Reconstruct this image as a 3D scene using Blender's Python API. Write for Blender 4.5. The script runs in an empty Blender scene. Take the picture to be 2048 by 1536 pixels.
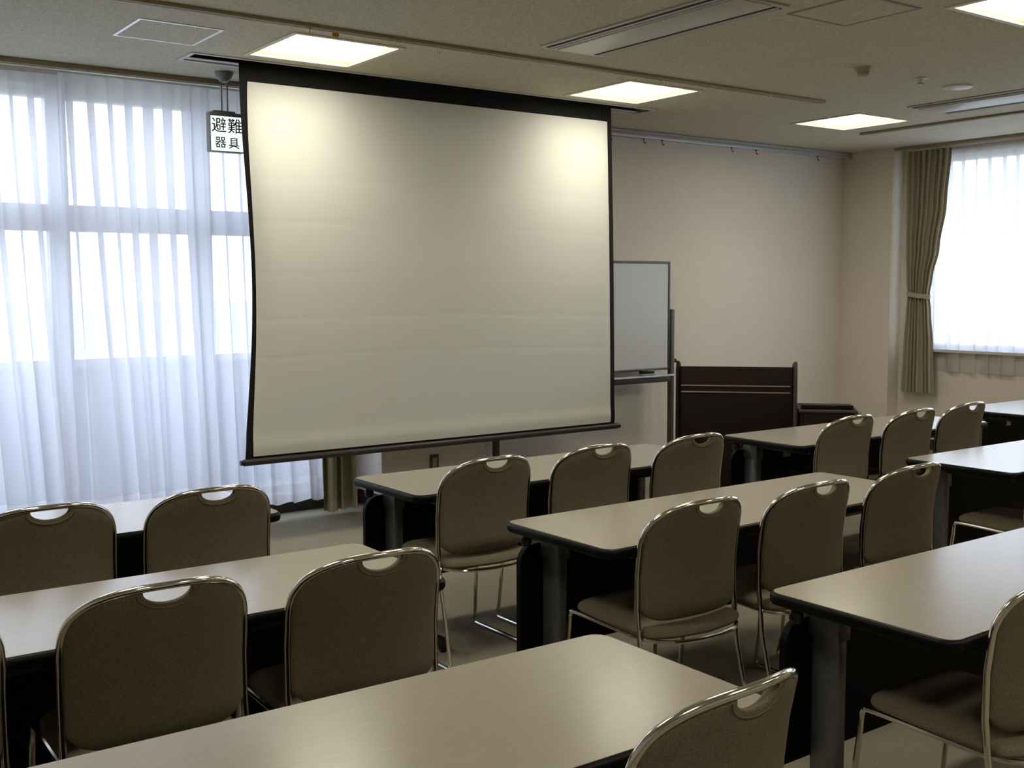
import bpy, bmesh, math, random
from mathutils import Vector, Matrix

random.seed(7)
scene = bpy.context.scene
col = scene.collection

# ------------------------------------------------------------------ camera
CAM = Vector((0.0, 0.0, 1.54))
F_PX, YAW, PITCH, ROLL = 2217.7, math.radians(35.905), math.radians(4.924), math.radians(-0.21)
cy, sy, cp, sp = math.cos(YAW), math.sin(YAW), math.cos(PITCH), math.sin(PITCH)
fwd = Vector((sy * cp, cy * cp, -sp)); right = Vector((cy, -sy, 0)); up = right.cross(fwd)
r2 = math.cos(ROLL) * right + math.sin(ROLL) * up
u2 = -math.sin(ROLL) * right + math.cos(ROLL) * up
cam_data = bpy.data.cameras.new('camera')
cam_data.sensor_fit = 'HORIZONTAL'; cam_data.sensor_width = 36.0
cam_data.lens = 36.0 * F_PX / 2048.0
cam_data.clip_start = 0.05; cam_data.clip_end = 2000
cam = bpy.data.objects.new('camera', cam_data); col.objects.link(cam)
cam.matrix_world = Matrix(((r2.x, u2.x, -fwd.x, CAM.x), (r2.y, u2.y, -fwd.y, CAM.y),
                           (r2.z, u2.z, -fwd.z, CAM.z), (0, 0, 0, 1)))
scene.camera = cam

# ------------------------------------------------------------------ world, light levels, exposure
SKY = 5.4            # overcast sky radiance
LAMP = 9.5           # radiance of the fluorescent diffusers
LAMP_W = 4.5        # watts of each fitting's louvred downlight
world = bpy.data.worlds.new('overcast_sky'); scene.world = world
world.use_nodes = True
wn = world.node_tree.nodes
wn['Background'].inputs[0].default_value = (0.75, 0.81, 1.0, 1)
wn['Background'].inputs[1].default_value = SKY

vs = scene.view_settings
vs.view_transform = 'Standard'; vs.look = 'None'; vs.gamma = 1.0; vs.use_curve_mapping = False
vs.exposure = 0.0
cyc = scene.cycles
cyc.use_denoising = True
cyc.use_adaptive_sampling = True; cyc.adaptive_threshold = 0.08; cyc.adaptive_min_samples = 16; cyc.use_light_tree = False
cyc.transparent_max_bounces = 12
cyc.diffuse_bounces = 3; cyc.glossy_bounces = 3; cyc.max_bounces = 6
cyc.caustics_reflective = False; cyc.caustics_refractive = False
cyc.sample_clamp_indirect = 6.0

# ------------------------------------------------------------------ room dimensions
CEIL = 2.85
FRONT = 7.07
RIGHT = 9.17
LEFT, BACK = -2.2, -2.6

# ------------------------------------------------------------------ materials
def mat(name, rgb, rough=0.6, metal=0.0, spec=0.5, noise=None, bump=None, stretch=(1, 1, 1), coat=0.0):
    """noise=(scale, amount) colour grain; bump=(scale, strength)"""
    m = bpy.data.materials.new(name); m.use_nodes = True
    nt = m.node_tree; b = nt.nodes['Principled BSDF']
    b.inputs['Base Color'].default_value = (*rgb, 1)
    b.inputs['Roughness'].default_value = rough
    b.inputs['Metallic'].default_value = metal
    b.inputs['Specular IOR Level'].default_value = spec
    b.inputs['Coat Weight'].default_value = coat
    if noise or bump:
        tc = nt.nodes.new('ShaderNodeTexCoord'); mp = nt.nodes.new('ShaderNodeMapping')
        mp.inputs['Scale'].default_value = stretch
        nt.links.new(tc.outputs['Object'], mp.inputs['Vector'])
    if noise:
        n = nt.nodes.new('ShaderNodeTexNoise'); n.inputs['Scale'].default_value = noise[0]
        n.inputs['Detail'].default_value = 4; n.inputs['Roughness'].default_value = 0.6
        nt.links.new(mp.outputs[0], n.inputs['Vector'])
        r = nt.nodes.new('ShaderNodeMapRange')
        r.inputs['From Min'].default_value = 0.3; r.inputs['From Max'].default_value = 0.7
        r.inputs['To Min'].default_value = 1 - noise[1]; r.inputs['To Max'].default_value = 1 + noise[1]
        nt.links.new(n.outputs['Fac'], r.inputs['Value'])
        mx = nt.nodes.new('ShaderNodeVectorMath'); mx.operation = 'SCALE'
        mx.inputs[0].default_value = rgb
        nt.links.new(r.outputs[0], mx.inputs['Scale'])
        nt.links.new(mx.outputs[0], b.inputs['Base Color'])
    if bump:
        n2 = nt.nodes.new('ShaderNodeTexNoise'); n2.inputs['Scale'].default_value = bump[0]
        n2.inputs['Detail'].default_value = 3
        nt.links.new(mp.outputs[0], n2.inputs['Vector'])
        bp = nt.nodes.new('ShaderNodeBump'); bp.inputs['Strength'].default_value = bump[1]
        bp.inputs['Distance'].default_value = 0.004
        nt.links.new(n2.outputs['Fac'], bp.inputs['Height'])
        nt.links.new(bp.outputs[0], b.inputs['Normal'])
    return m

def emit(name, rgb, s):
    m = bpy.data.materials.new(name); m.use_nodes = True
    nt = m.node_tree; nt.nodes.remove(nt.nodes['Principled BSDF'])
    e = nt.nodes.new('ShaderNodeEmission'); e.inputs[0].default_value = (*rgb, 1); e.inputs[1].default_value = s
    nt.links.new(e.outputs[0], nt.nodes['Material Output'].inputs[0])
    return m

def sheer_mat(name, rgb, clear, refl=0.22):
    m = bpy.data.materials.new(name); m.use_nodes = True
    nt = m.node_tree; nt.nodes.remove(nt.nodes['Principled BSDF'])
    tr = nt.nodes.new('ShaderNodeBsdfTransparent')
    tl = nt.nodes.new('ShaderNodeBsdfTranslucent'); tl.inputs[0].default_value = (*rgb, 1)
    df = nt.nodes.new('ShaderNodeBsdfDiffuse'); df.inputs[0].default_value = (*rgb, 1)
    m1 = nt.nodes.new('ShaderNodeMixShader'); m1.inputs[0].default_value = refl
    nt.links.new(tl.outputs[0], m1.inputs[1]); nt.links.new(df.outputs[0], m1.inputs[2])
    m2 = nt.nodes.new('ShaderNodeMixShader'); m2.inputs[0].default_value = clear
    nt.links.new(m1.outputs[0], m2.inputs[1]); nt.links.new(tr.outputs[0], m2.inputs[2])
    nt.links.new(m2.outputs[0], nt.nodes['Material Output'].inputs[0])
    return m

def glass_mat(name):
    m = bpy.data.materials.new(name); m.use_nodes = True
    nt = m.node_tree; nt.nodes.remove(nt.nodes['Principled BSDF'])
    tr = nt.nodes.new('ShaderNodeBsdfTransparent'); tr.inputs[0].default_value = (0.93, 0.96, 0.96, 1)
    gl = nt.nodes.new('ShaderNodeBsdfGlossy'); gl.inputs['Roughness'].default_value = 0.02
    m2 = nt.nodes.new('ShaderNodeMixShader'); m2.inputs[0].default_value = 0.06
    nt.links.new(tr.outputs[0], m2.inputs[1]); nt.links.new(gl.outputs[0], m2.inputs[2])
    nt.links.new(m2.outputs[0], nt.nodes['Material Output'].inputs[0])
    return m

M = {}
M['wall'] = mat('beige_wallpaper', (0.82, 0.75, 0.65), 0.85, noise=(30, 0.03), bump=(260, 0.25))
M['ceiling'] = mat('speckled_ceiling_board', (0.62, 0.585, 0.46), 0.9, noise=(110, 0.26), bump=(160, 0.4))
M['carpet'] = mat('grey_brown_carpet', (0.275, 0.25, 0.185), 0.95, spec=0.1, noise=(220, 0.25), bump=(400, 0.6))
M['baseboard'] = mat('dark_brown_vinyl', (0.035, 0.028, 0.025), 0.45)
M['alu'] = mat('pale_aluminium', (0.55, 0.56, 0.58), 0.4, metal=0.3)
M['frame_white'] = mat('white_painted_metal', (0.70, 0.70, 0.68), 0.45)
M['bright_metal'] = mat('bright_aluminium_trim', (0.9, 0.9, 0.9), 0.35, metal=0.6)
M['glass'] = glass_mat('window_glass')
M['sheer'] = sheer_mat('white_sheer_fabric', (0.89, 0.89, 0.92), 0.30)
M['hem'] = sheer_mat('white_sheer_double_hem', (0.90, 0.90, 0.92), 0.15)
M['drape'] = mat('beige_drape_fabric', (0.47, 0.42, 0.315), 0.9, spec=0.1, noise=(160, 0.10), bump=(500, 0.3))
M['rail_brown'] = mat('olive_brown_rail', (0.36, 0.30, 0.18), 0.5)
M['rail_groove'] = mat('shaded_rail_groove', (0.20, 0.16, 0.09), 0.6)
M['laminate'] = mat('grey_beige_laminate', (0.385, 0.345, 0.27), 0.21, spec=0.75, noise=(40, 0.045), bump=(90, 0.05), stretch=(0.25, 3, 1))
M['edge'] = mat('black_rubber_edge', (0.003, 0.003, 0.004), 0.42, spec=0.18)
M['black'] = mat('black_panel_laminate', (0.003, 0.003, 0.003), 0.6, spec=0.15, noise=(60, 0.2))
M['steel'] = mat('grey_metal_post', (0.17, 0.175, 0.18), 0.40, metal=0.6, noise=(30, 0.12))
M['plastic'] = mat('black_plastic', (0.01, 0.01, 0.01), 0.3)
M['chrome'] = mat('chrome_tube', (0.78, 0.76, 0.70), 0.13, metal=1.0)
M['fabric'] = mat('taupe_chair_fabric', (0.19, 0.16, 0.105), 0.9, spec=0.15, noise=(260, 0.30), bump=(600, 0.5))
M['screen'] = mat('matte_white_screen', (0.76, 0.765, 0.71), 0.8, spec=0.2)
M['screen_black'] = mat('black_screen_border', (0.012, 0.012, 0.012), 0.75, spec=0.2)
M['screen_bar'] = mat('dark_bronze_bar', (0.030, 0.028, 0.026), 0.4)
M['wood'] = mat('dark_mahogany', (0.013, 0.005, 0.0035), 0.5, noise=(14, 0.3), stretch=(1, 1, 12), spec=0.28)
M['wood_edge'] = mat('mahogany_edge_and_sheen', (0.085, 0.065, 0.06), 0.4)
M['inlay'] = mat('cream_inlay_strip', (0.40, 0.30, 0.26), 0.4)
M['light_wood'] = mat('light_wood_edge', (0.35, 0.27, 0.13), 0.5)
M['bronze'] = mat('bronze_anodised_frame', (0.10, 0.095, 0.085), 0.4, metal=0.5)
M['board'] = mat('white_enamel_board', (0.62, 0.63, 0.61), 0.25, spec=0.5)
M['lamp'] = emit('fluorescent_diffuser', (1.0, 0.94, 0.79), LAMP)
M['lamp_frame'] = mat('cream_lamp_frame', (0.75, 0.70, 0.52), 0.5)
M['lamp_inner'] = mat('yellowed_lamp_housing', (0.32, 0.27, 0.14), 0.6)
M['white_plastic'] = mat('white_plastic', (0.72, 0.71, 0.66), 0.45)
M['grey_plastic'] = mat('grey_plastic', (0.30, 0.30, 0.29), 0.5)
M['beige_plastic'] = mat('beige_plastic', (0.45, 0.38, 0.26), 0.5)
M['dark_slot'] = mat('dark_slot', (0.015, 0.014, 0.012), 0.7)
M['ac_panel'] = mat('grey_white_ac_panel', (0.60, 0.60, 0.57), 0.4)
M['orange'] = mat('orange_tag', (0.75, 0.38, 0.03), 0.6)
M['sign_face'] = emit('lit_sign_face', (0.86, 1.0, 0.93), 1.15)
M['ink'] = mat('black_sign_ink', (0.01, 0.012, 0.01), 0.6)
M['paper'] = mat('white_sticker_paper', (0.7, 0.7, 0.7), 0.6)
M['parapet'] = mat('pale_concrete_parapet', (0.42, 0.46, 0.55), 0.85, noise=(3, 0.05))
M['ground'] = mat('distant_ground', (0.42, 0.42, 0.36), 0.95, noise=(0.05, 0.25))

# ------------------------------------------------------------------ mesh helpers
def finish(name, bm, m, parent=None, smooth=False):
    bmesh.ops.recalc_face_normals(bm, faces=bm.faces[:])
    me = bpy.data.meshes.new(name); bm.to_mesh(me); bm.free()
    if smooth:
        for p in me.polygons: p.use_smooth = True
        try: me.set_sharp_from_angle(angle=math.radians(38))
        except Exception: pass
    me.materials.append(M[m] if isinstance(m, str) else m)
    o = bpy.data.objects.new(name, me); col.objects.link(o)
    if parent: o.parent = parent
    return o

def add_box(bm, lo, hi, bevel=0.0, seg=2):
    lo = Vector(lo); hi = Vector(hi); c = (lo + hi) / 2; s = hi - lo
    r = bmesh.ops.create_cube(bm, size=1.0, matrix=Matrix.Translation(c) @ Matrix.Diagonal((s.x, s.y, s.z, 1)))
    if bevel > 0:
        vs_ = set(r['verts']); es = [e for e in bm.edges if e.verts[0] in vs_ and e.verts[1] in vs_]
        bmesh.ops.bevel(bm, geom=es, offset=bevel, segments=seg, affect='EDGES', profile=0.5)

def box(name, lo, hi, m, parent=None, bevel=0.0, seg=2):
    bm = bmesh.new(); add_box(bm, lo, hi, bevel, seg)
    return finish(name, bm, m, parent, smooth=bevel > 0)

def boxes(name, lst, m, parent=None, bevel=0.0):
    bm = bmesh.new()
    for lo, hi in lst: add_box(bm, lo, hi, bevel)
    return finish(name, bm, m, parent, smooth=bevel > 0)

def smooth_path(pts, k=6):
    pts = [Vector(p) for p in pts]; out = []
    for i in range(len(pts) - 1):
        p0 = pts[max(i - 1, 0)]; p1 = pts[i]; p2 = pts[i + 1]; p3 = pts[min(i + 2, len(pts) - 1)]
        for j in range(k):
            t = j / k
            out.append(0.5 * ((2 * p1) + (p2 - p0) * t + (2 * p0 - 5 * p1 + 4 * p2 - p3) * t * t + (3 * p1 - p0 - 3 * p2 + p3) * t ** 3))
    out.append(pts[-1]); return out

def round_path(pts, rad, k=5):
    """polyline with filleted corners"""
    pts = [Vector(p) for p in pts]; out = [pts[0]]
    for i in range(1, len(pts) - 1):
        a, b, c = pts[i - 1], pts[i], pts[i + 1]
        r = min(rad, (a - b).length * .49, (c - b).length * .49)
        p = b + (a - b).normalized() * r; q = b + (c - b).normalized() * r
        for j in range(k + 1):
            t = j / k
            out.append((1 - t) ** 2 * p + 2 * t * (1 - t) * b + t * t * q)
    out.append(pts[-1]); return out

def add_tube(bm, pts, r, n=8, caps=True):
    pts = [Vector(p) for p in pts]
    t0 = (pts[1] - pts[0]).normalized()
    ref = Vector((0, 0, 1)) if abs(t0.z) < .9 else Vector((1, 0, 0))
    nrm = (ref - t0 * ref.dot(t0)).normalized(); rings = []
    for i, p in enumerate(pts):
        if i == 0: t = t0
        elif i == len(pts) - 1: t = (pts[i] - pts[i - 1]).normalized()
        else: t = ((pts[i + 1] - pts[i]).normalized() + (pts[i] - pts[i - 1]).normalized()).normalized()
        nrm = (nrm - t * nrm.dot(t)).normalized(); b = t.cross(nrm)
        rings.append([bm.verts.new(p + r * (math.cos(2 * math.pi * j / n) * nrm + math.sin(2 * math.pi * j / n) * b)) for j in range(n)])
    for a, b in zip(rings, rings[1:]):
        for j in range(n): bm.faces.new((a[j], a[(j + 1) % n], b[(j + 1) % n], b[j]))
    if caps:
        bm.faces.new(rings[0][::-1]); bm.faces.new(rings[-1])

def tube(name, pts, r, m, parent=None, n=8):
    bm = bmesh.new(); add_tube(bm, pts, r, n); return finish(name, bm, m, parent, True)

def add_lathe(bm, prof, c=(0, 0, 0), n=20):
    """prof: list of (r, z)"""
    rings = []
    for r, z in prof:
        rings.append([bm.verts.new((c[0] + r * math.cos(2 * math.pi * j / n), c[1] + r * math.sin(2 * math.pi * j / n), c[2] + z)) for j in range(n)])
    for a, b in zip(rings, rings[1:]):
        for j in range(n): bm.faces.new((a[j], a[(j + 1) % n], b[(j + 1) % n], b[j]))
    bm.faces.new(rings[0][::-1]); bm.faces.new(rings[-1])

def lathe(name, prof, c, m, parent=None, n=20):
    bm = bmesh.new(); add_lathe(bm, prof, c, n); return finish(name, bm, m, parent, True)

def add_prism(bm, poly, lo, hi, axis='z'):
    """extrude polygon (2-D points) between lo and hi along axis"""
    def P(a, b, h): return {'z': (a, b, h), 'y': (a, h, b), 'x': (h, a, b)}[axis]
    A = [bm.verts.new(P(a, b, lo)) for a, b in poly]; B = [bm.verts.new(P(a, b, hi)) for a, b in poly]
    bm.faces.new(A[::-1]); bm.faces.new(B)
    for i in range(len(poly)):
        j = (i + 1) % len(poly); bm.faces.new((A[i], A[j], B[j], B[i]))

def round_rect(x0, x1, y0, y1, r, k=5):
    out = []
    for cx, cy_, a0 in ((x1 - r, y1 - r, 0), (x0 + r, y1 - r, 90), (x0 + r, y0 + r, 180), (x1 - r, y0 + r, 270)):
        for j in range(k + 1):
            a = math.radians(a0 + 90 * j / k); out.append((cx + r * math.cos(a), cy_ + r * math.sin(a)))
    return out

def empty(name, loc=(0, 0, 0), rz=0.0):
    o = bpy.data.objects.new(name, None); o.empty_display_size = 0.1
    o.location = loc; o.rotation_euler = (0, 0, rz); col.objects.link(o); return o

def tag(o, label, cat=None, group=None, kind=None):
    o['label'] = label
    if cat: o['category'] = cat
    if group: o['group'] = group
    if kind: o['kind'] = kind
    return o

def struct(o, label):
    o['kind'] = 'structure'; o['label'] = label; return o

def dup(root, loc, rz, label):
    kids = [c for c in bpy.data.objects if c.parent == root]
    r = root.copy(); col.objects.link(r); r.location = loc; r.rotation_euler = (0, 0, rz); r['label'] = label
    for c in kids:
        k = c.copy(); col.objects.link(k); k.parent = r
        for g in [g for g in bpy.data.objects if g.parent == c]:
            d = g.copy(); col.objects.link(d); d.parent = k
    return r

# ------------------------------------------------------------------ room shell
struct(box('floor', (LEFT - .2, BACK - .2, -0.12), (RIGHT + .6, FRONT + .2, 0.0), 'carpet'), 'grey brown carpet floor')

LIGHTS_X = [0.53, 2.83, 5.12, 7.44]; LIGHTS_Y = [5.67, 2.80, -0.07]; LH = 0.31
SLOT = (2.27, 5.73, 6.13, 6.33)
holes = [(x - LH, x + LH, y - LH, y + LH) for x in LIGHTS_X for y in LIGHTS_Y] + [SLOT]
def ceiling():
    xs = sorted({LEFT - .2, RIGHT + .6, *[h[0] for h in holes], *[h[1] for h in holes]})
    ys = sorted({BACK - .2, FRONT + .2, *[h[2] for h in holes], *[h[3] for h in holes]})
    bm = bmesh.new(); vc = {}
    def V(x, y):
        if (x, y) not in vc: vc[(x, y)] = bm.verts.new((x, y, CEIL))
        return vc[(x, y)]
    for a, b in zip(xs, xs[1:]):
        for c, d in zip(ys, ys[1:]):
            mx, my = (a + b) / 2, (c + d) / 2
            if any(h[0] < mx < h[1] and h[2] < my < h[3] for h in holes): continue
            bm.faces.new((V(a, c), V(b, c), V(b, d), V(a, d)))
    r = bmesh.ops.extrude_face_region(bm, geom=bm.faces[:])
    for v in [g for g in r['geom'] if isinstance(g, bmesh.types.BMVert)]: v.co.z += 0.16
    return finish('ceiling', bm, 'ceiling')
struct(ceiling(), 'speckled off-white acoustic board ceiling')
struct(box('roof', (LEFT - .3, BACK - .3, CEIL + .165), (RIGHT + .9, FRONT + .3, CEIL + .25), 'dark_slot'), 'roof slab over the ceiling')

WX0, WX1, WZ0, WZ1 = -0.62, 3.46, 0.13, 2.75      # front window opening
COLX0, COLX1, COLY = 3.76, 4.63, 6.75             # pilaster
struct(boxes('wall_front', [((LEFT - .2, FRONT, 0), (WX0, FRONT + .22, CEIL)), ((WX1, FRONT, 0), (RIGHT + .5, FRONT + .22, CEIL)),
    ((WX0, FRONT, 0), (WX1, FRONT + .22, WZ0)), ((WX0, FRONT, WZ1), (WX1, FRONT + .22, CEIL)),
    ((COLX0, COLY, 0), (COLX1, FRONT + .05, CEIL))], 'wall'), 'beige papered front wall with a shallow pilaster')
RY0, RY1, RZ0, RZ1 = 2.6, 6.28, 0.96, 2.75        # right window opening
RW = 9.34
struct(boxes('wall_right', [((RIGHT, 6.5, 0), (RW + .3, FRONT, CEIL)), ((RW, RY1, 0), (RW + .22, 6.5, CEIL)),
    ((RW, RY0, 0), (RW + .22, RY1, RZ0)), ((RW, RY0, RZ1), (RW + .22, RY1, CEIL)), ((RW, BACK - .2, 0), (RW + .22, RY0, CEIL))], 'wall'),
    'beige papered right wall with a corner column and window recess')
struct(box('wall_left', (LEFT - .2, BACK - .2, 0), (LEFT, FRONT, CEIL), 'wall'), 'beige papered left wall')
struct(box('wall_back', (LEFT, BACK - .2, 0), (RW, BACK, CEIL), 'wall'), 'beige papered back wall')
struct(boxes('baseboard_front', [((LEFT, FRONT - .012, 0), (COLX0, FRONT, 0.10)), ((COLX1, FRONT - .012, 0), (RIGHT, FRONT, 0.10)),
    ((COLX0 - .012, COLY - .012, 0), (COLX1 + .012, FRONT - .012, 0.10))], 'baseboard'), 'dark brown baseboard along the front wall')
struct(boxes('baseboard_right', [((RIGHT - .012, 6.488, 0), (RIGHT, FRONT - .012, 0.10)), ((RIGHT, 6.488, 0), (RW, 6.5, 0.10)), ((RW - .012, BACK, 0), (RW, 6.488, 0.10))], 'baseboard'),
    'dark brown baseboard along the right wall')

# windows
def window(name, label, axis, a0, a1, z0, z1, d0, d1, mull, trans, sill_out):
    root = empty(name, ((a0 + a1) / 2, d0, z0) if axis == 'x' else (d0, (a0 + a1) / 2, z0)); struct(root, label)
    off = Vector(root.location)
    def bx(nm, lo_a, hi_a, lo_z, hi_z, dd0, dd1, m):
        lo = (lo_a, dd0, lo_z) if axis == 'x' else (dd0, lo_a, lo_z)
        hi = (hi_a, dd1, hi_z) if axis == 'x' else (dd1, hi_a, hi_z)
        return box(nm, Vector(lo) - off, Vector(hi) - off, m, root)
    t = 0.05
    bx('frame_head', a0, a1, z1 - t, z1, d0, d1, 'alu'); bx('frame_sill', a0, a1, z0, z0 + t, d0, d1, 'alu')
    bx('frame_jamb', a0, a0 + t, z0 + t, z1 - t, d0, d1, 'alu'); bx('frame_jamb', a1 - t, a1, z0 + t, z1 - t, d0, d1, 'alu')
    for (ta, tb) in trans: bx('transom', a0 + t, a1 - t, ta, tb, d0, d1, 'alu')
    zz = [z0 + t] + [v for tr in trans for v in tr] + [z1 - t]
    for i in range(0, len(zz), 2):
        aa = [a0 + t] + [v for mu in mull for v in mu] + [a1 - t]
        for mu in mull: bx('mullion', mu[0], mu[1], zz[i], zz[i + 1], d0, d1, 'alu')
        for j in range(0, len(aa), 2):
            bx('pane', aa[j], aa[j + 1], zz[i], zz[i + 1], (d0 + d1) / 2 - .0005, (d0 + d1) / 2 + .0005, 'glass')
    if sill_out:
        bx('sill_board', a0 - .03, a1 + .03, z0 - .025, z0, d0 - .07 if d0 < 8 else d0 - .14, d0, 'frame_white')
window('window_1', 'tall aluminium framed front window behind the sheer curtains', 'x', WX0, WX1, WZ0, WZ1, FRONT + .08, FRONT + .16,
       [(-0.10, 0.02), (0.81, 0.93), (1.71, 1.83), (2.61, 2.73)], [(1.90, 2.06)], False)
window('window_2', 'aluminium framed right window behind the sheer curtain', 'y', RY0, RY1, RZ0, RZ1, RW + .08, RW + .16,
       [(3.5, 3.58), (4.45, 4.53)], [], True)


# outdoors: balcony parapet and the land beyond
par = empty('balcony_parapet', (1.5, 8.35, -0.1)); tag(par, 'pale balcony parapet outside the front window', 'parapet')
box('wall', (-7, -.07, -.2), (9, .07, 1.09), 'parapet', par); box('coping', (-7, -.10, 1.09), (9, .10, 1.145), 'frame_white', par)
struct(box('balcony_floor', (-6, FRONT + .22, -.3), (10.5, 8.5, -.1), 'parapet'), 'pale balcony floor outside')
struct(box('ground', (-600, -600, -5.2), (600, 600, -5.0), 'ground'), 'pale ground outside')

# ------------------------------------------------------------------ ceiling fittings
def lamp_fitting(x, y, label):
    r = empty('ceiling_light', (x, y, CEIL)); tag(r, label, 'ceiling light', 'recessed square ceiling lights')
    h = LH; f = .022
    boxes('frame', [((-h - f, -h - f, -.006), (h + f, -h + .008, .004)), ((-h - f, h - .008, -.006), (h + f, h + f, .004)),
                    ((-h - f, -h + .008, -.006), (-h + .008, h - .008, .004)), ((h - .008, -h + .008, -.006), (h + f, h - .008, .004))], 'lamp_frame', r)
    boxes('housing', [((-h, -h, .004), (h, -h + .004, .03)), ((-h, h - .004, .004), (h, h, .03)),
                      ((-h, -h + .004, .004), (-h + .004, h - .004, .03)), ((h - .004, -h + .004, .004), (h, h - .004, .03))], 'lamp_inner', r)
    bm = bmesh.new(); v = [bm.verts.new(p) for p in ((-h + .004, -h + .004, .026), (-h + .004, h - .004, .026), (h - .004, h - .004, .026), (h - .004, -h + .004, .026))]
    bm.faces.new(v); me = bpy.data.meshes.new('diffuser'); bm.to_mesh(me); bm.free(); me.materials.append(M['lamp'])
    o = bpy.data.objects.new('diffuser', me); col.objects.link(o); o.parent = r
    ld = bpy.data.lights.new('fluorescent_tubes', 'AREA'); ld.shape = 'SQUARE'; ld.size = .56; ld.energy = LAMP_W
    ld.color = (1.0, 0.93, 0.77); ld.spread = math.radians(125)
    lo = bpy.data.objects.new('fluorescent_tubes', ld); col.objects.link(lo); lo.parent = r; lo.location = (0, 0, .024)
    return r
lnames = {(.53, 5.67): 'lit square ceiling light left of the photo, near the front window',
          (.53, 2.80): 'lit square ceiling light above the left tables, outside the photo',
          (2.83, 2.80): 'lit square ceiling light above the central tables, outside the photo',
          (7.44, 2.80): 'lit square ceiling light beside the right window, outside the photo',
          (.53, -.07): 'lit square ceiling light right above the camera, outside the photo',
          (2.83, -.07): 'lit square ceiling light behind the camera, second from the left wall',
          (5.12, -.07): 'lit square ceiling light behind the camera, third from the left wall',
          (7.44, -.07): 'lit square ceiling light behind the camera, nearest the right wall',
          (2.83, 5.67): 'lit square ceiling light above the left top corner of the projection screen',
          (5.12, 5.67): 'lit square ceiling light above the right top corner of the projection screen',
          (7.44, 5.67): 'lit square ceiling light nearest the right corner column',
          (5.12, 2.80): 'lit square ceiling light cut off by the top right of the photo'}
for x in LIGHTS_X:
    for y in LIGHTS_Y:
        lamp_fitting(x, y, lnames[(x, y)])

def ceiling_rail(name, lo, hi, label):
    r = empty(name, ((lo[0] + hi[0]) / 2, (lo[1] + hi[1]) / 2, CEIL)); tag(r, label, 'ceiling rail', 'brown ceiling rails')
    a = Vector(lo) - r.location; b = Vector(hi) - r.location
    box('track', a, b, 'rail_brown', r, 0.003)
    if hi[0] - lo[0] > hi[1] - lo[1]:
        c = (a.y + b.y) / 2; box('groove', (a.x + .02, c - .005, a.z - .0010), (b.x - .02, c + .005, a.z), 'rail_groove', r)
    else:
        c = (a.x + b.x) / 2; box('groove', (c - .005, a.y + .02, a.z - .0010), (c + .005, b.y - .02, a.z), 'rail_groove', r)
    return r
rail = ceiling_rail('ceiling_rail', (-1.6, 5.13, CEIL - .018), (6.45, 5.185, CEIL), 'long olive brown ceiling rail running across above the projection screen')
ceiling_rail('ceiling_rail', (8.03, 1.0, CEIL - .018), (8.085, 6.03, CEIL), 'olive brown ceiling rail running beside the right window')
for hx in (2.50, 2.99, 3.25, 3.86, 4.56, 4.9, 5.9):
    bm = bmesh.new(); add_tube(bm, round_path([(0, 0, 0), (0, 0, -.022), (.012, 0, -.03), (.012, 0, -.018)], .008, 3), .003, 6)
    add_box(bm, (-.012, -.008, -.003), (.012, .008, .004))
    h = finish('hook', bm, 'white_plastic', rail, True); h.location = Vector((hx, 5.1575, CEIL - .022)) - rail.location
h = box('paper_tag', (-.018, -.002, -.03), (.018, .002, 0), 'orange', rail); h.location = Vector((2.66, 5.192, CEIL - .002)) - rail.location; h['label'] = 'orange tag'

def hatch(x0, x1, y0, y1, m, label):
    r = empty('ceiling_hatch', ((x0 + x1) / 2, (y0 + y1) / 2, CEIL)); tag(r, label, 'ceiling hatch', 'ceiling access hatches')
    a, b = (x1 - x0) / 2, (y1 - y0) / 2; t = .016
    boxes('frame', [((-a, -b, -.004), (a, -b + t, 0)), ((-a, b - t, -.004), (a, b, 0)), ((-a, -b + t, -.004), (-a + t, b - t, 0)), ((a - t, -b + t, -.004), (a, b - t, 0))], m, r)
    box('door_panel', (-a + t + .003, -b + t + .003, -.003), (a - t - .003, b - t - .003, 0), 'ceiling', r)
hatch(1.765, 2.195, 5.50, 5.94, 'bright_metal', 'square ceiling hatch with a thin white frame above the sheer curtains')
hatch(4.275, 4.712, 3.205, 3.645, 'grey_plastic', 'square ceiling hatch with a thin grey frame at the top right')

def air_unit(x0, x1, y0, y1, label):
    r = empty('air_conditioner', ((x0 + x1) / 2, (y0 + y1) / 2, CEIL)); tag(r, label, 'air conditioner', 'ceiling air conditioner cassettes')
    a, b = (x1 - x0) / 2, (y1 - y0) / 2
    box('panel', (-a, -b, -.010), (a, b, -.001), 'ac_panel', r, 0.003)
    box('grille', (-a + .105, -b + .02, -.016), (a - .105, b - .02, -.010), 'ac_panel', r, 0.002)
    for s in (-1, 1):
        for k, (p, w) in enumerate(((.018, .022), (.060, .016))):
            xa = s * (a - p); xb = s * (a - p - w)
            box('slot', (min(xa, xb), -b + .03, -.0115), (max(xa, xb), b - .03, -.010), 'dark_slot', r)
        xa = s * (a - .046); tube('louvre', [(xa, -b + .03, -.012), (xa, b - .03, -.012)], .007, 'ac_panel', r)
air_unit(3.73, 4.165, 3.53, 4.885, 'long ceiling air conditioner cassette with dark slots at the top centre')
air_unit(7.16, 7.66, 3.6, 4.97, 'long ceiling air conditioner cassette with dark slots near the right window')

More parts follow.
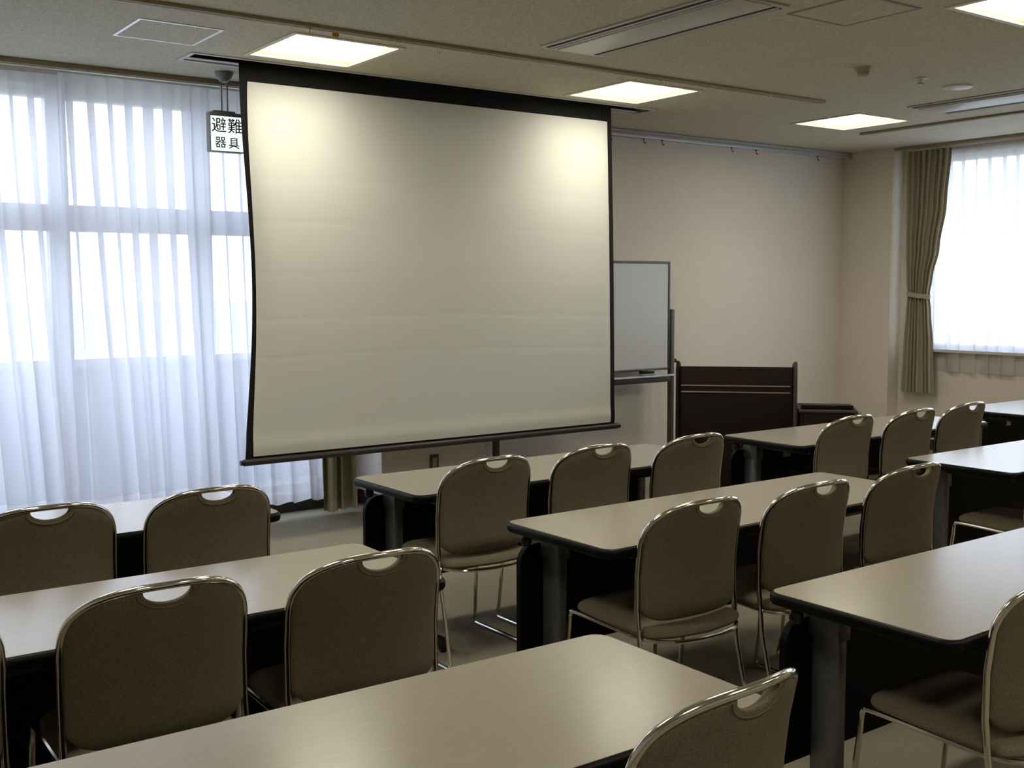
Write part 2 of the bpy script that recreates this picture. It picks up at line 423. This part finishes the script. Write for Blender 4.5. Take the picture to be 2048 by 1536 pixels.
d = empty('smoke_detector', (5.68, 4.25, CEIL)); tag(d, 'small beige smoke detector on the ceiling', 'smoke detector')
lathe('base', [(.05, 0), (.05, -.012), (.044, -.02)][::-1], (0, 0, 0), 'beige_plastic', d)
lathe('sensor_head', [(.036, -.018), (.036, -.042), (.028, -.052), (.012, -.055)][::-1], (0, 0, 0), 'beige_plastic', d)
d = empty('sprinkler_head', (6.26, 4.25, CEIL)); tag(d, 'small metal sprinkler head on the ceiling', 'sprinkler')
lathe('rosette', [(.045, 0), (.042, -.008), (.018, -.012)][::-1], (0, 0, 0), 'white_plastic', d)
lathe('deflector', [(.008, -.012), (.008, -.028), (.022, -.030), (.022, -.033)][::-1], (0, 0, 0), 'chrome', d)
d = empty('ceiling_speaker', (6.71, 4.28, CEIL)); tag(d, 'round white ceiling speaker near the right air conditioner', 'speaker')
lathe('rim', [(.095, 0), (.093, -.012), (.080, -.015)][::-1], (0, 0, 0), 'white_plastic', d, 28)
lathe('grille', [(.079, -.014), (.06, -.018), (.01, -.020)][::-1], (0, 0, 0), 'ac_panel', d, 28)

# picture rail on front wall
tr = empty('trim_1', (6.9, FRONT, CEIL)); struct(tr, 'white picture rail along the top of the front wall')
box('rail_body', (COLX1 - 6.9, -.085, -.052), (RIGHT - 6.9, 0, -.002), 'frame_white', tr, .004)
box('rail_lip', (COLX1 - 6.9, -.105, -.062), (RIGHT - 6.9, -.085, -.030), 'alu', tr, .003)
for hx in (6.05, 6.42, 6.63, 7.48, 7.80, 8.66):
    bm = bmesh.new(); add_tube(bm, round_path([(0, 0, 0), (0, 0, -.030), (.014, -.004, -.040), (.016, -.004, -.026)], .008, 3), .0035, 6); add_box(bm, (-.010, -.006, -.004), (.010, .006, .006))
    h = finish('hook', bm, 'bronze', tr, True); h.location = Vector((hx, FRONT - .095, CEIL - .066)) - tr.location

# ------------------------------------------------------------------ projection screen
SY = 6.22
ps = empty('projection_screen', (4.0, SY, 0)); tag(ps, 'large pull-down projection screen with black borders hanging from the ceiling', 'projection screen')
def sx_left(z):     # outer left edge (world x)
    t = (2.83 - z) / 2.33
    return 2.565 + 0.085 * math.sin(math.pi * min(max(t, 0), 1) ** 1.15) ** 1.3 - 0.02 * t
def sx_right(z):
    t = (2.83 - z) / 2.33
    return 5.425 + 0.045 * t
def wave(x, z):
    u = (x - 2.55) / 2.9
    w = 0.010 * math.sin(3.1 * u + 1.3) * math.sin(math.pi * min(1, max(0, (2.8 - z) / 2.3)))
    edge = max(0, 1 - (x - sx_left(z)) / .16); w += 0.05 * edge ** 2 * math.sin(math.pi * min(1, max(0, (2.8 - z) / 2.3)))
    edge = max(0, 1 - (sx_right(z) - x) / .12); w += 0.02 * edge ** 2
    w += 0.0006 * math.sin(z * 14 + 1.6 * u) * math.exp(-((z - 2.0) / .9) ** 2)
    for zc, am in ((2.19, .0012), (1.93, .0011), (1.62, .0009), (1.35, .0010), (1.12, .0010)):
        w += am * math.exp(-((z - zc - .02 * math.sin(4 * u)) / .012) ** 2)
    w -= .006 * math.exp(-((z - .60) / .05) ** 2)
    return w
def cloth(name, xf, zs, us, y0, m):
    bm = bmesh.new(); rows = []
    for z in zs:
        a, b = xf(z)
        rows.append([bm.verts.new((a + (b - a) * u - 4.0, y0 + wave(a + (b - a) * u, z), z)) for u in us])
    for r0, r1 in zip(rows, rows[1:]):
        for i in range(len(us) - 1): bm.faces.new((r0[i], r0[i + 1], r1[i + 1], r1[i]))
    return finish(name, bm, m, ps, True)
zs_all = [0.515 + (2.98 - 0.515) * i / 90 for i in range(91)]
us_all = [i / 48 for i in range(49)]
us_all = sorted(set(us_all + [.006, .012, .03, .97, .988, .994]))
cloth('black_backing', lambda z: (sx_left(z), sx_right(z)), zs_all, us_all, 0.006, 'screen_black')
def wl(z):
    t = max(0, min(1, (2.745 - z) / 2.2)); return sx_left(z) + .048 - .03 * math.sin(math.pi * t) ** .7
cloth('white_surface', lambda z: (wl(z), sx_right(z) - .058), [0.545 + (2.745 - 0.545) * i / 160 for i in range(161)], us_all, 0.0, 'screen')
tube('weight_bar', [(2.535 - 4, .004, .512), (5.48 - 4, .004, .512)], .021, 'screen_bar', ps, 12)
for xx in (2.515, 5.48): tube('bar_end_cap', [(xx - 4, .004, .512), (xx + .02 - 4, .004, .512)], .016, 'plastic', ps, 12)
sx0, sx1, sy0, sy1 = SLOT
case_parts = [boxes('trim_frame', [((sx0 - .025 - 4, sy0 - .025 - 6.23, -.006), (sx1 + .025 - 4, sy0 - 6.23, .004)), ((sx0 - .025 - 4, sy1 - 6.23, -.006), (sx1 + .025 - 4, sy1 + .025 - 6.23, .004)),
     ((sx0 - .025 - 4, sy0 - 6.23, -.006), (sx0 - 4, sy1 - 6.23, .004)), ((sx1 - 4, sy0 - 6.23, -.006), (sx1 + .025 - 4, sy1 - 6.23, .004))], 'frame_white', ps),
    boxes('housing', [((sx0 - 4, sy0 - 6.23, .004), (sx1 - 4, sy0 + .004 - 6.23, .155)), ((sx0 - 4, sy1 - .004 - 6.23, .004), (sx1 - 4, sy1 - 6.23, .155)), ((sx0 - 4, sy0 - 6.23, .15), (sx1 - 4, sy1 - 6.23, .155))], 'dark_slot', ps),
    boxes('cover_strip', [((sx0 - 4, .045, .002), (sx1 - 4, sy1 - 6.23, .006))], 'frame_white', ps),
    tube('roller', [(2.45 - 4, 0.0, .10), (5.55 - 4, 0.0, .10)], .035, 'screen_black', ps, 12)]
for c_ in case_parts: c_.location = (0, 6.23 - SY, CEIL)

# ------------------------------------------------------------------ hanging sign
sg = empty('hanging_sign', (2.607, 6.56, CEIL)); tag(sg, 'small lit hanging sign with black Japanese characters beside the screen', 'sign')
lathe('canopy', [(.055, 0), (.054, -.012), (.045, -.035), (.028, -.055), (.018, -.062)][::-1], (0, 0, 0), 'grey_plastic', sg)
for dx in (-.018, .018): tube('hanger_rod', [(dx, 0, -.05), (dx, 0, -.236)], .0045, 'grey_plastic', sg)
boxes('housing', [((-.108, -.028, -.268), (.108, .028, -.246)), ((-.108, -.028, -.475), (-.102, .028, -.268)), ((.102, -.028, -.475), (.108, .028, -.268)), ((-.108, -.028, -.481), (.108, .028, -.475)), ((-.078, -.02, -.246), (.058, .02, -.234)), ((-.102, -.010, -.475), (.102, .010, -.268))], 'grey_plastic', sg)
box('sign_face', (-.102, -.026, -.475), (.102, -.012, -.268), 'sign_face', sg)
def glyph(ch, x, z, size):
    cu = bpy.data.curves.new('glyph', 'FONT'); cu.body = ch; cu.size = size; cu.align_x = 'CENTER'; cu.align_y = 'CENTER'; cu.extrude = 0.0006; cu.offset = 0.0004
    to = bpy.data.objects.new('glyph_tmp', cu); col.objects.link(to)
    bpy.context.view_layer.update()
    me = bpy.data.meshes.new_from_object(to.evaluated_get(bpy.context.evaluated_depsgraph_get()))
    bpy.data.objects.remove(to)
    me.materials.clear(); me.materials.append(M['ink'])
    if me.vertices:                        # centre the glyph on its bounding box
        xs = [v.co.x for v in me.vertices]; ys = [v.co.y for v in me.vertices]
        cxx, cyy = (min(xs) + max(xs)) / 2, (min(ys) + max(ys)) / 2
        for v in me.vertices: v.co.x -= cxx; v.co.y -= cyy
    o = bpy.data.objects.new('letter', me); col.objects.link(o); o.parent = sg
    o.location = (x, -.0275, z); o.rotation_euler = (math.radians(90), 0, 0)
glyph('避', -.050, -.320, .095); glyph('難', .050, -.322, .095); glyph('器', -.042, -.424, .072); glyph('具', .042, -.426, .072)

# ------------------------------------------------------------------ curtains
def pleat_sheet(name, m, n_per, seed, prof, ztop, zbot, nz, axis, b_top, b_bot, over, drift, parent, hem=None, sub=10):
    """Z-folded cloth. prof(t) -> (start, end, depth) along the rail at height t (0 top, 1 bottom)."""
    rnd = random.Random(seed)
    wob = [rnd.uniform(.75, 1.25) for _ in range(n_per + 2)]
    drf = [rnd.uniform(-.35, .35) for _ in range(n_per + 2)]
    om = [rnd.uniform(.7, 1.35) for _ in range(n_per + 2)]
    hw = [rnd.uniform(-1, 1) for _ in range(n_per + 2)]
    def grid(z0, z1, n, mname, part, dy):
        bm = bmesh.new(); rows = []
        for k in range(n + 1):
            z = z0 + (z1 - z0) * k / n; t = (ztop - z) / (ztop - zbot)
            s0, s1, dep = prof(t); per = (s1 - s0) / n_per; row = []
            for i in range(n_per * sub + 1):
                q = i / sub; j = min(int(q), n_per - 1); f_ = q - int(q)
                wv = wob[j] * (1 - f_) + wob[j + 1] * f_; dv = drf[j] * (1 - f_) + drf[j + 1] * f_; ov = om[j] * (1 - f_) + om[j + 1] * f_
                th = 2 * math.pi * q
                env = min(1, q / 1.0, (n_per - q) / 1.0)
                a = per * over(t) * ov
                s = s0 + (s1 - s0) * q / n_per + a * math.sin(th) + env * (drift(t) + dv * per * t * 1.4)
                b = (b_top + (b_bot - b_top) * t) * wv
                d = dep + b * math.sin(th + .25 * math.sin(th * .31 + seed)) + dy
                zz = z - (.006 * hw[j] * math.sin(th * .5) if t > .93 else 0)
                row.append(bm.verts.new((s, d, zz) if axis == 'x' else (d, s, zz)))
            rows.append(row)
        for r0, r1 in zip(rows, rows[1:]):
            for i in range(len(r0) - 1): bm.faces.new((r0[i], r0[i + 1], r1[i + 1], r1[i]))
        return finish(part, bm, mname, parent, True)
    if hem:
        grid(ztop, zbot + hem, nz, m, name, 0); grid(zbot + hem, zbot, 4, 'hem', 'hem', 0)
    else:
        grid(ztop, zbot, nz, m, name, 0)

def sheer(label, x0, x1, n, seed, dep, axis, ztop, zbot, dr, hem=.17, bb=.036):
    r = empty('sheer_curtain', (0, 0, 0)); tag(r, label, 'curtain', 'white sheer curtains')
    pleat_sheet('fabric', 'sheer', n, seed, lambda t: (x0, x1, dep), ztop, zbot, 30, axis, .016, bb,
                lambda t: .43 - .13 * t, lambda t: dr * t ** 1.3, r, hem)
    return r
sheer('long white sheer curtain at the left edge of the photo', -0.62, 1.76, 21, 3, 6.955, 'x', 2.80, 0.105, .12)
sheer('long white sheer curtain beside and behind the projection screen', 1.72, 3.34, 14, 11, 6.865, 'x', 2.80, 0.105, .10)
sheer('short white sheer curtain over the right window', 2.5, 6.19, 28, 5, 9.312, 'y', 2.79, 0.76, -.03, .15, .024)

cr = empty('curtain_rail', (1.4, 6.85, CEIL)); tag(cr, 'grey brown curtain rail fascia above the front sheer curtains', 'curtain rail')
box('fascia', (-2.1, -.035, -.030), (2.2, -.015, 0), 'rail_brown', cr, .003); box('track', (-2.1, .02, -.03), (2.2, .06, 0), 'frame_white', cr, .003)
cr = empty('curtain_rail', (9.28, 4.4, CEIL)); tag(cr, 'grey brown curtain rail fascia above the right sheer curtain', 'curtain rail')
box('fascia', (-.09, -2.0, -.028), (-.075, 2.09, 0), 'rail_brown', cr, .003); box('track', (.0, -2.0, -.03), (.05, 2.05, 0), 'frame_white', cr, .003)

dl = empty('drape', (0, 0, 0)); tag(dl, 'beige drape gathered beside the pilaster below the screen', 'curtain', 'beige drapes')
pleat_sheet('fabric', 'drape', 3, 22, lambda t: (3.33, 3.59, 6.79), 2.81, 0.03, 20, 'x', .034, .040, lambda t: .16, lambda t: 0, dl, None, 16)
d2 = empty('drape', (0, 0, 0)); tag(d2, 'beige drape tied back beside the right window', 'curtain', 'beige drapes')
def dprof(t):
    z = 2.81 - t * (2.81 - .545)
    keys = [(2.81, 5.935, 6.40), (2.3, 5.97, 6.39), (1.9, 6.03, 6.385), (1.62, 6.095, 6.37), (1.465, 6.12, 6.353), (1.3, 6.10, 6.365), (1.0, 6.07, 6.385), (.545, 6.045, 6.40)]
    for (z1, a1, b1), (z2, a2, b2) in zip(keys, keys[1:]):
        if z2 <= z <= z1 + 1e-6:
            f_ = (z1 - z) / (z1 - z2); f_ = f_ * f_ * (3 - 2 * f_); return (a1 + (a2 - a1) * f_, b1 + (b2 - b1) * f_, 9.243)
    return (6.045, 6.40, 9.243)
pleat_sheet('fabric', 'drape', 8, 33, dprof, 2.81, .545, 40, 'y', .017, .018, lambda t: .20, lambda t: 0, d2, None, 12)
bm = bmesh.new()
ring = [(9.243 + .036 * math.cos(a), 6.237 + .126 * math.sin(a)) for a in [2 * math.pi * i / 28 for i in range(28)]]
for i in range(28):
    a, b = ring[i], ring[(i + 1) % 28]
    h0 = 1.44 + .015 * math.sin(2 * math.pi * i / 28); h1 = 1.44 + .015 * math.sin(2 * math.pi * (i + 1) / 28)
    bm.faces.new([bm.verts.new(p) for p in ((*a, h0), (*b, h1), (*b, h1 + .042), (*a, h0 + .042))])
bmesh.ops.remove_doubles(bm, verts=bm.verts[:], dist=1e-5)
finish('tieback', bm, 'drape', d2, True)

# ------------------------------------------------------------------ outlet on pilaster
ot = empty('wall_outlet', (4.19, COLY, 0.29)); tag(ot, 'small wall outlet plate on the pilaster under the screen', 'outlet')
box('plate', (-.036, -.008, -.06), (.036, 0, .06), 'bronze', ot, .002); box('socket', (-.018, -.011, -.036), (.018, -.008, .036), 'beige_plastic', ot, .001)

# ------------------------------------------------------------------ whiteboard
wb = empty('whiteboard', (5.72, 6.85, 0)); tag(wb, 'rolling whiteboard with bronze frame partly hidden behind the screen', 'whiteboard')
W2 = .875
box('board', (-W2, -.010, .86), (W2, .010, 1.75), 'board', wb)
for (a, b, c, d_) in ((-W2, W2, 1.742, 1.762), (-W2, W2, .848, .868)): box('frame_rail', (a, -.014, c), (b, .014, d_), 'bronze', wb, .003)
for s in (-1, 1): box('frame_stile', (s * W2 - .012, -.014, .848), (s * W2 + .012, .014, 1.762), 'bronze', wb, .003)
for s in (-1, 1):
    xx = s * (W2 + .038)
    box('post', (xx - .022, -.022, .06), (xx + .022, .022, 1.36), 'bronze', wb, .008)
    tube('knob', [(xx + s * .02, 0, .92), (xx + s * .055, 0, .92)], .018, 'plastic', wb, 10)
    tube('pivot', [(xx - s * .04, 0, 1.30), (xx, 0, 1.30)], .012, 'bronze', wb, 10)
    box('foot', (xx - .022, -.30, .055), (xx + .022, .17, .085), 'bronze', wb, .008)
    for yy in (-.27, .14):
        tube('caster', [(xx - .012, yy, .028), (xx + .012, yy, .028)], .027, 'plastic', wb, 12)
box('tray', (-W2 - .03, -.10, .800), (W2 + .06, -.02, .812), 'alu', wb, .002)
box('crossbar', (-W2 - .03, -.018, .745), (W2 + .03, .018, .790), 'bronze', wb, .004)
er = empty('whiteboard_eraser', (6.30, 6.79, .8125)); tag(er, 'black eraser lying on the whiteboard tray', 'eraser')
box('felt', (-.07, -.025, 0), (.07, .025, .018), 'grey_plastic', er, .002); box('grip', (-.068, -.023, .018), (.068, .023, .048), 'plastic', er, .005)

# ------------------------------------------------------------------ podium and side desk
pd = empty('podium', (6.045, 5.565, 0), math.radians(-47.0)); tag(pd, 'dark wooden podium with two pale inlay lines, behind the front tables', 'podium')
PW = .435
box('front_panel', (-PW + .03, 0.012, .03), (PW - .03, .036, .965), 'wood', pd, .003)
def side_board(s):
    prof = [(0, .03), (.46, .03), (.46, .80)] + [(.08 - .08 * math.sin(a) , .90 + .085 * math.cos(a)) for a in [math.radians(90 * i / 8) for i in range(9)]]
    prof = [(0.0, .0), (.46, .0), (.46, .80), (.12, .985), (.06, .985), (.03, .975), (.010, .955), (.0, .92)]
    bm = bmesh.new(); add_prism(bm, prof, min(s * PW, s * (PW - .03)), max(s * PW, s * (PW - .03)), 'x')
    return finish('side_board', bm, 'wood', pd)
side_board(-1); side_board(1)
for s in (-1, 1):
    xa = s * (PW - .015)
    pts = [(xa, -.004, .03), (xa, -.004, .915), (xa, .012, .962), (xa, .05, .985), (xa, .12, .985)]
    tube('edge_strip', smooth_path(pts, 5), .013, 'wood' if s < 0 else 'wood_edge', pd, 8)  # right strip is paler: the reflection on that side is put into its colour
box('desk_top', (-PW + .03, .05, .80), (PW - .03, .45, .825), 'wood', pd, .003)
box('back_kick', (-PW + .03, .40, .03), (PW - .03, .42, .30), 'wood', pd)
for zz in (.822, .775): box('inlay_line', (-PW + .04, .006, zz), (PW - .05, .0125, zz + .008), 'inlay', pd)

sd = empty('side_desk', (6.345, 5.235, 0), math.radians(-47.0)); tag(sd, 'low dark wooden side desk standing against the podium', 'desk')
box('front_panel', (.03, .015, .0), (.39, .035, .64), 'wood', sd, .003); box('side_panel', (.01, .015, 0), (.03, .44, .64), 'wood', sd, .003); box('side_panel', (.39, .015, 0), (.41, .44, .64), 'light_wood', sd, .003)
box('top', (0.0, .0, .64), (.415, .45, .660), 'wood_edge', sd, .004); box('top_inset', (.012, .012, .660), (.40, .44, .664), 'wood', sd)
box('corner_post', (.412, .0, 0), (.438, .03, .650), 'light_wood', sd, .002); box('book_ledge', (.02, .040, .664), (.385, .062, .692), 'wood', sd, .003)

# ------------------------------------------------------------------ tables
TL, TD, TH = 1.80, .585, .70
def make_table():
    r = empty('folding_table', (0, 0, 0))          # origin: floor below the centre of the top; chairs on -y side
    a, b = TL / 2, TD / 2
    bm = bmesh.new(); add_prism(bm, round_rect(-a + .010, a - .010, -b + .010, b - .010, .040), .672, TH)
    finish('table_top', bm, 'laminate', r)
    # bullnose edge band
    bm = bmesh.new(); rings = []
    for off, z in ((.012, .6995), (.004, .6965), (0, .690), (0, .674), (.004, .667), (.014, .664), (.06, .664)):
        rings.append([bm.verts.new((x, y, z)) for x, y in round_rect(-a + off, a - off, -b + off, b - off, .05 - off * .8 if off < .05 else .01)])
    for p, q in zip(rings, rings[1:]):
        for i in range(len(p)): j = (i + 1) % len(p); bm.faces.new((p[i], p[j], q[j], q[i]))
    bm.faces.new(rings[-1])
    finish('edge_band', bm, 'edge', r, True)
    # modesty panel with rounded upper corners
    poly = [(-a + .05, .20)] + [(-a + .05 + .07 - .07 * math.cos(t), .54 + .07 * math.sin(t)) for t in [math.radians(90 * i / 6) for i in range(7)]] + \
           [(a - .05 - .07 + .07 * math.sin(t), .54 + .07 * math.cos(t)) for t in [math.radians(90 * i / 6) for i in range(7)]] + [(a - .05, .20)]
    bm = bmesh.new(); add_prism(bm, poly, b - .045, b - .022, 'y'); p = finish('modesty_panel', bm, 'black', r)
    for s in (-1, 1):
        xa = s * (a - .165)
        box('leg', (xa - .024, b - .150, .06), (xa + .024, b - .055, .600), 'steel', r, .014, 3)
        box('leg_bracket', (xa - .028, b - .155, .560), (xa + .028, b - .050, .664), 'steel', r, .006)
        box('foot', (xa - .018, -b + .05, .025), (xa + .018, b - .03, .062), 'plastic', r, .010)
        box('support_arm', (xa - .015, -b + .10, .630), (xa + .015, b - .155, .664), 'plastic', r, .004)
        for yy in (-b + .08, b - .06): tube('caster', [(xa - .012, yy, .014), (xa + .012, yy, .014)], .014, 'plastic', r, 10)
        kx = s * (a - .055)
        lathe('bumper_knob', [(.008, .664), (.016, .655), (.021, .640), (.021, .628), (.014, .615), (.004, .612)][::-1], (kx, b - .075, 0), 'plastic', r, 12)
    for yy in (-b + .10, b - .16): box('apron', (-a + .19, yy - .012, .628), (a - .19, yy + .012, .664), 'plastic', r, .003)
    return r
# back-left corner of each top, rotation
tables = [('L1', -0.072, 4.44, 0, 'grey folding table before the long sheer curtains, left end of the front row'),
          ('M1', 2.294, 4.410, 0, 'grey folding table in the front row directly below the projection screen'),
          ('R1', 4.655, 4.403, 0, 'grey folding table in the front row just before the dark podium'),
          ('X1', 6.955, 4.430, 0, 'grey folding table furthest right, under the tied drape and right window'),
          ('L2', -0.080, 3.273, -.6, 'grey folding table in the middle row at the left edge'),
          ('M2', 2.291, 3.232, .5, 'grey folding table in the middle row at the centre of the photo'),
          ('R2', 4.730, 3.260, 0, 'grey folding table in the middle row shining at the right edge'),
          ('L3', -0.063, 2.050, -.45, 'grey folding table nearest the camera, crossing the bottom left'),
          ('M3', 2.338, 2.044, .6, 'grey folding table in the nearest row at the lower right')]
proto = make_table(); proto['category'] = 'table'; proto['group'] = 'folding tables in rows'
troot = {}
for i, (k, x, y, deg, lab) in enumerate(tables):
    a = math.radians(deg); c = Vector((x, y, 0)) + Vector((math.cos(a), math.sin(a), 0)) * TL / 2 + Vector((math.sin(a), -math.cos(a), 0)) * TD / 2
    if i == 0: o = proto; o.location = c; o.rotation_euler = (0, 0, a); o['label'] = lab
    else: o = dup(proto, c, a, lab)
    troot[k] = o
for k in ('R1', 'X1'):
    s = box('sticker', (-.735, -.045, .600), (-.690, -.0435, .640), 'paper', troot[k]); s['label'] = 'small white paper sticker'
    box('sticker_bracket', (-.74, -.0435, .595), (-.685, -.035, .664), 'plastic', troot[k])
    box('sticker_print', (-.712, -.0455, .618), (-.698, -.0450, .634), 'ink', troot[k])

# ------------------------------------------------------------------ chairs
HW = .223
def side_y(z):      # y of the side tube over height
    pts = [(0.0, -.09), (.05, -.082), (.20, -.050), (.32, -.020), (.50, 0.0), (.62, 0.0), (.72, -.012), (.80, -.030), (.90, -.060)]
    for (z1, y1), (z2, y2) in zip(pts, pts[1:]):
        if z1 <= z <= z2: return y1 + (y2 - y1) * (z - z1) / (z2 - z1)
    return pts[-1][1]
def back_y(x, z): return side_y(z) - .068 * (1 - (x / HW) ** 2) * min(1, max(0, (z - .40) / .10))
ZC, ZT, NEXP = .70, .854, 2.7
def arch_z(x): return ZC + (ZT - ZC) * max(0, 1 - abs(x / HW) ** NEXP) ** (1 / NEXP)
def make_chair():
    r = empty('stacking_chair')
    R = .0095
    # back frame: inverted U of chrome tube around the upholstery
    pts = [Vector((-HW, side_y(z), z)) for z in (.44, .50, .56, .62, .66)]
    for i in range(0, 41):
        th = math.pi * (1 - i / 40); cx = math.cos(th); sxn = math.sin(th)
        x = HW * math.copysign(abs(cx) ** (2 / NEXP), cx); z = ZC + (ZT - ZC) * abs(sxn) ** (2 / NEXP)
        pts.append(Vector((x, back_y(x, z), z)))
    pts += [Vector((HW, side_y(z), z)) for z in (.66, .62, .56, .50, .44)]
    tube('back_frame', pts, R, 'chrome', r, 10)
    # legs and runners
    for s in (-1, 1):
        tube('leg', [(s * HW, side_y(z), z) for z in (.44, .38, .32, .26, .20, .14, .08, .045)], R * .85, 'chrome', r)
        p = round_path([(s * HW, side_y(.045), .045), (s * (HW), -.092, .011), (s * HW, .10, .011), (s * HW, .405, .011), (s * (HW - .003), .395, .06)], .04, 6)
        tube('runner', p, R * .85, 'chrome', r)
        tube('leg', [(s * (HW - .003), .395, .06), (s * (HW - .012), .362, .365)], R * .85, 'chrome', r)
    # seat rim
    rim = [(-HW + .012, .362, .365), (-HW + .012, .355, .408), (-HW + .012, .32, .418), (-HW + .010, .10, .412), (-HW + .016, -.01, .408), (-.15, -.082, .405), (-.06, -.108, .404), (0, -.112, .404),
           (.06, -.108, .404), (.15, -.082, .405), (HW - .016, -.01, .408), (HW - .010, .10, .412), (HW - .012, .32, .418), (HW - .012, .355, .408), (HW - .012, .362, .365)]
    tube('seat_rim', smooth_path(rim, 5), R * .8, 'chrome', r)
    # seat cushion
    bm = bmesh.new(); n = 48
    def outline(k, sc):
        a = 2 * math.pi * k / n; c, s_ = math.cos(a), math.sin(a); e = 7.0
        x = (HW - .010) * math.copysign(abs(c) ** (2 / e), c); y = math.copysign(abs(s_) ** (2 / e), s_)
        yy = .375 * y if y > 0 else -.105 * abs(y) * (1 - .55 * (x / HW) ** 2) 
        cyy = .13
        return x * sc, cyy + (yy - cyy) * sc
    rings = []
    for sc, z in ((.93, .412), (.985, .415), (1.0, .423), (.988, .433), (.94, .442), (.82, .448), (.5, .451), (.2, .452)):
        rings.append([bm.verts.new((*outline(k, sc), z + (.006 if outline(k, sc)[1] > .2 else 0) * (outline(k, sc)[1] - .2) / .17)) for k in range(n)])
    for p, q in zip(rings, rings[1:]):
        for i in range(n): j = (i + 1) % n; bm.faces.new((p[i], p[j], q[j], q[i]))
    bm.faces.new(rings[0]); bm.faces.new(rings[-1])
    finish('seat', bm, 'fabric', r, True)
    # back cushion with the hand-hold notch
    NX, ND = .060, .035
    xs = sorted({round(HW * .975 * math.sin(math.pi / 2 * i / 14), 5) for i in range(-14, 15)} | {round(NX * math.sin(math.pi / 2 * i / 7), 5) for i in range(-7, 8)})
    def ztop(x):
        z = arch_z(x * .99) - .007
        if abs(x) < NX: z -= ND * math.sqrt(max(0, 1 - (x / NX) ** 2)) ** 1.0
        return z
    def zbot(x): return .462 + .055 * abs(x / HW) ** 8
    nv = 18; bm = bmesh.new(); fr, bk = [], []
    for x in xs:
        z0, z1 = zbot(x), ztop(x); cf, cb = [], []
        for j in range(nv + 1):
            t = .5 - .5 * math.cos(math.pi * j / nv); z = z0 + (z1 - z0) * t
            de = min(z - z0, z1 - z, (HW * .975 - abs(x)) * 1.2); k = min(1, max(0, de / .035)); k = math.sqrt(1 - (1 - k) ** 2)
            y = back_y(x, z)
            cf.append(bm.verts.new((x, y + .005 + .017 * k, z))); cb.append(bm.verts.new((x, y - .004 - .008 * k, z)))
        fr.append(cf); bk.append(cb)
    m_ = len(xs)
    for i in range(m_ - 1):
        for j in range(nv):
            bm.faces.new((fr[i][j], fr[i + 1][j], fr[i + 1][j + 1], fr[i][j + 1])); bm.faces.new((bk[i][j], bk[i][j + 1], bk[i + 1][j + 1], bk[i + 1][j]))
        bm.faces.new((fr[i][0], bk[i][0], bk[i + 1][0], fr[i + 1][0])); bm.faces.new((fr[i][nv], fr[i + 1][nv], bk[i + 1][nv], bk[i][nv]))
    for j in range(nv):
        bm.faces.new((fr[0][j], fr[0][j + 1], bk[0][j + 1], bk[0][j])); bm.faces.new((fr[-1][j], bk[-1][j], bk[-1][j + 1], fr[-1][j + 1]))
    b = finish('backrest', bm, 'fabric', r, True)
    # piping seam that follows the notch
    seam = [(x, back_y(x, 0) , 0) for x in ()]
    pp = []
    for i in range(-10, 11):
        x = (NX + .013) * math.sin(math.pi / 2 * i / 10); z = arch_z(x) - .010 - (ND + .010) * math.sqrt(max(0, 1 - (x / (NX + .013)) ** 2))
        pp.append((x, back_y(x, z) - .0115, z))
    tube('seam', pp, .0016, 'fabric', b, 6)
    return r
chairs = [
    (0.848, 3.785, 0, 'taupe chair with chrome frame, left of two before the long sheer curtains'),
    (1.398, 3.775, 0, 'taupe chair with chrome frame, right of two before the long sheer curtains'),
    (2.569, 3.755, 0, 'taupe chair with chrome frame, left of three at the table below the screen'),
    (3.150, 3.765, 0, 'taupe chair with chrome frame, middle of three at the table below the screen'),
    (3.742, 3.755, 0, 'taupe chair with chrome frame, right of three at the table below the screen'),
    (4.950, 3.785, 0, 'taupe chair with chrome frame, left of three at the table before the podium'),
    (5.483, 3.760, 0, 'taupe chair with chrome frame, middle of three at the table before the podium'),
    (6.037, 3.785, 0, 'taupe chair with chrome frame, right of three at the table before the podium'),
    (0.268, 2.640, 0, 'taupe chair with chrome frame, cut off by the left edge of the photo'),
    (0.838, 2.640, 0, 'taupe chair with chrome frame at the middle-row left table, seen full at lower left'),
    (1.386, 2.600, 0, 'taupe chair with chrome frame at the aisle end of the middle-row left table'),
    (2.601, 2.600, 0, 'taupe chair with chrome frame, left of three at the central middle-row table'),
    (3.161, 2.585, 0, 'taupe chair with chrome frame, middle of three at the central middle-row table'),
    (3.770, 2.610, 0, 'taupe chair with chrome frame, right of three at the central middle-row table'),
    (4.995, 2.640, 0, 'taupe chair with chrome frame at the shining table by the right edge'),
    (1.430, 1.375, 5, 'taupe chair with chrome frame at the nearest table, at the bottom of the photo'),
    (2.660, 1.430, 0, 'taupe chair with chrome frame cut off by the lower right edge'),
]
cproto = make_chair(); cproto['category'] = 'chair'; cproto['group'] = 'taupe chairs at the tables'
for i, (x, y, deg, lab) in enumerate(chairs):
    if i == 0: cproto.location = (x, y, 0); cproto.rotation_euler = (0, 0, math.radians(deg)); cproto['label'] = lab
    else: dup(cproto, (x, y, 0), math.radians(deg), lab)
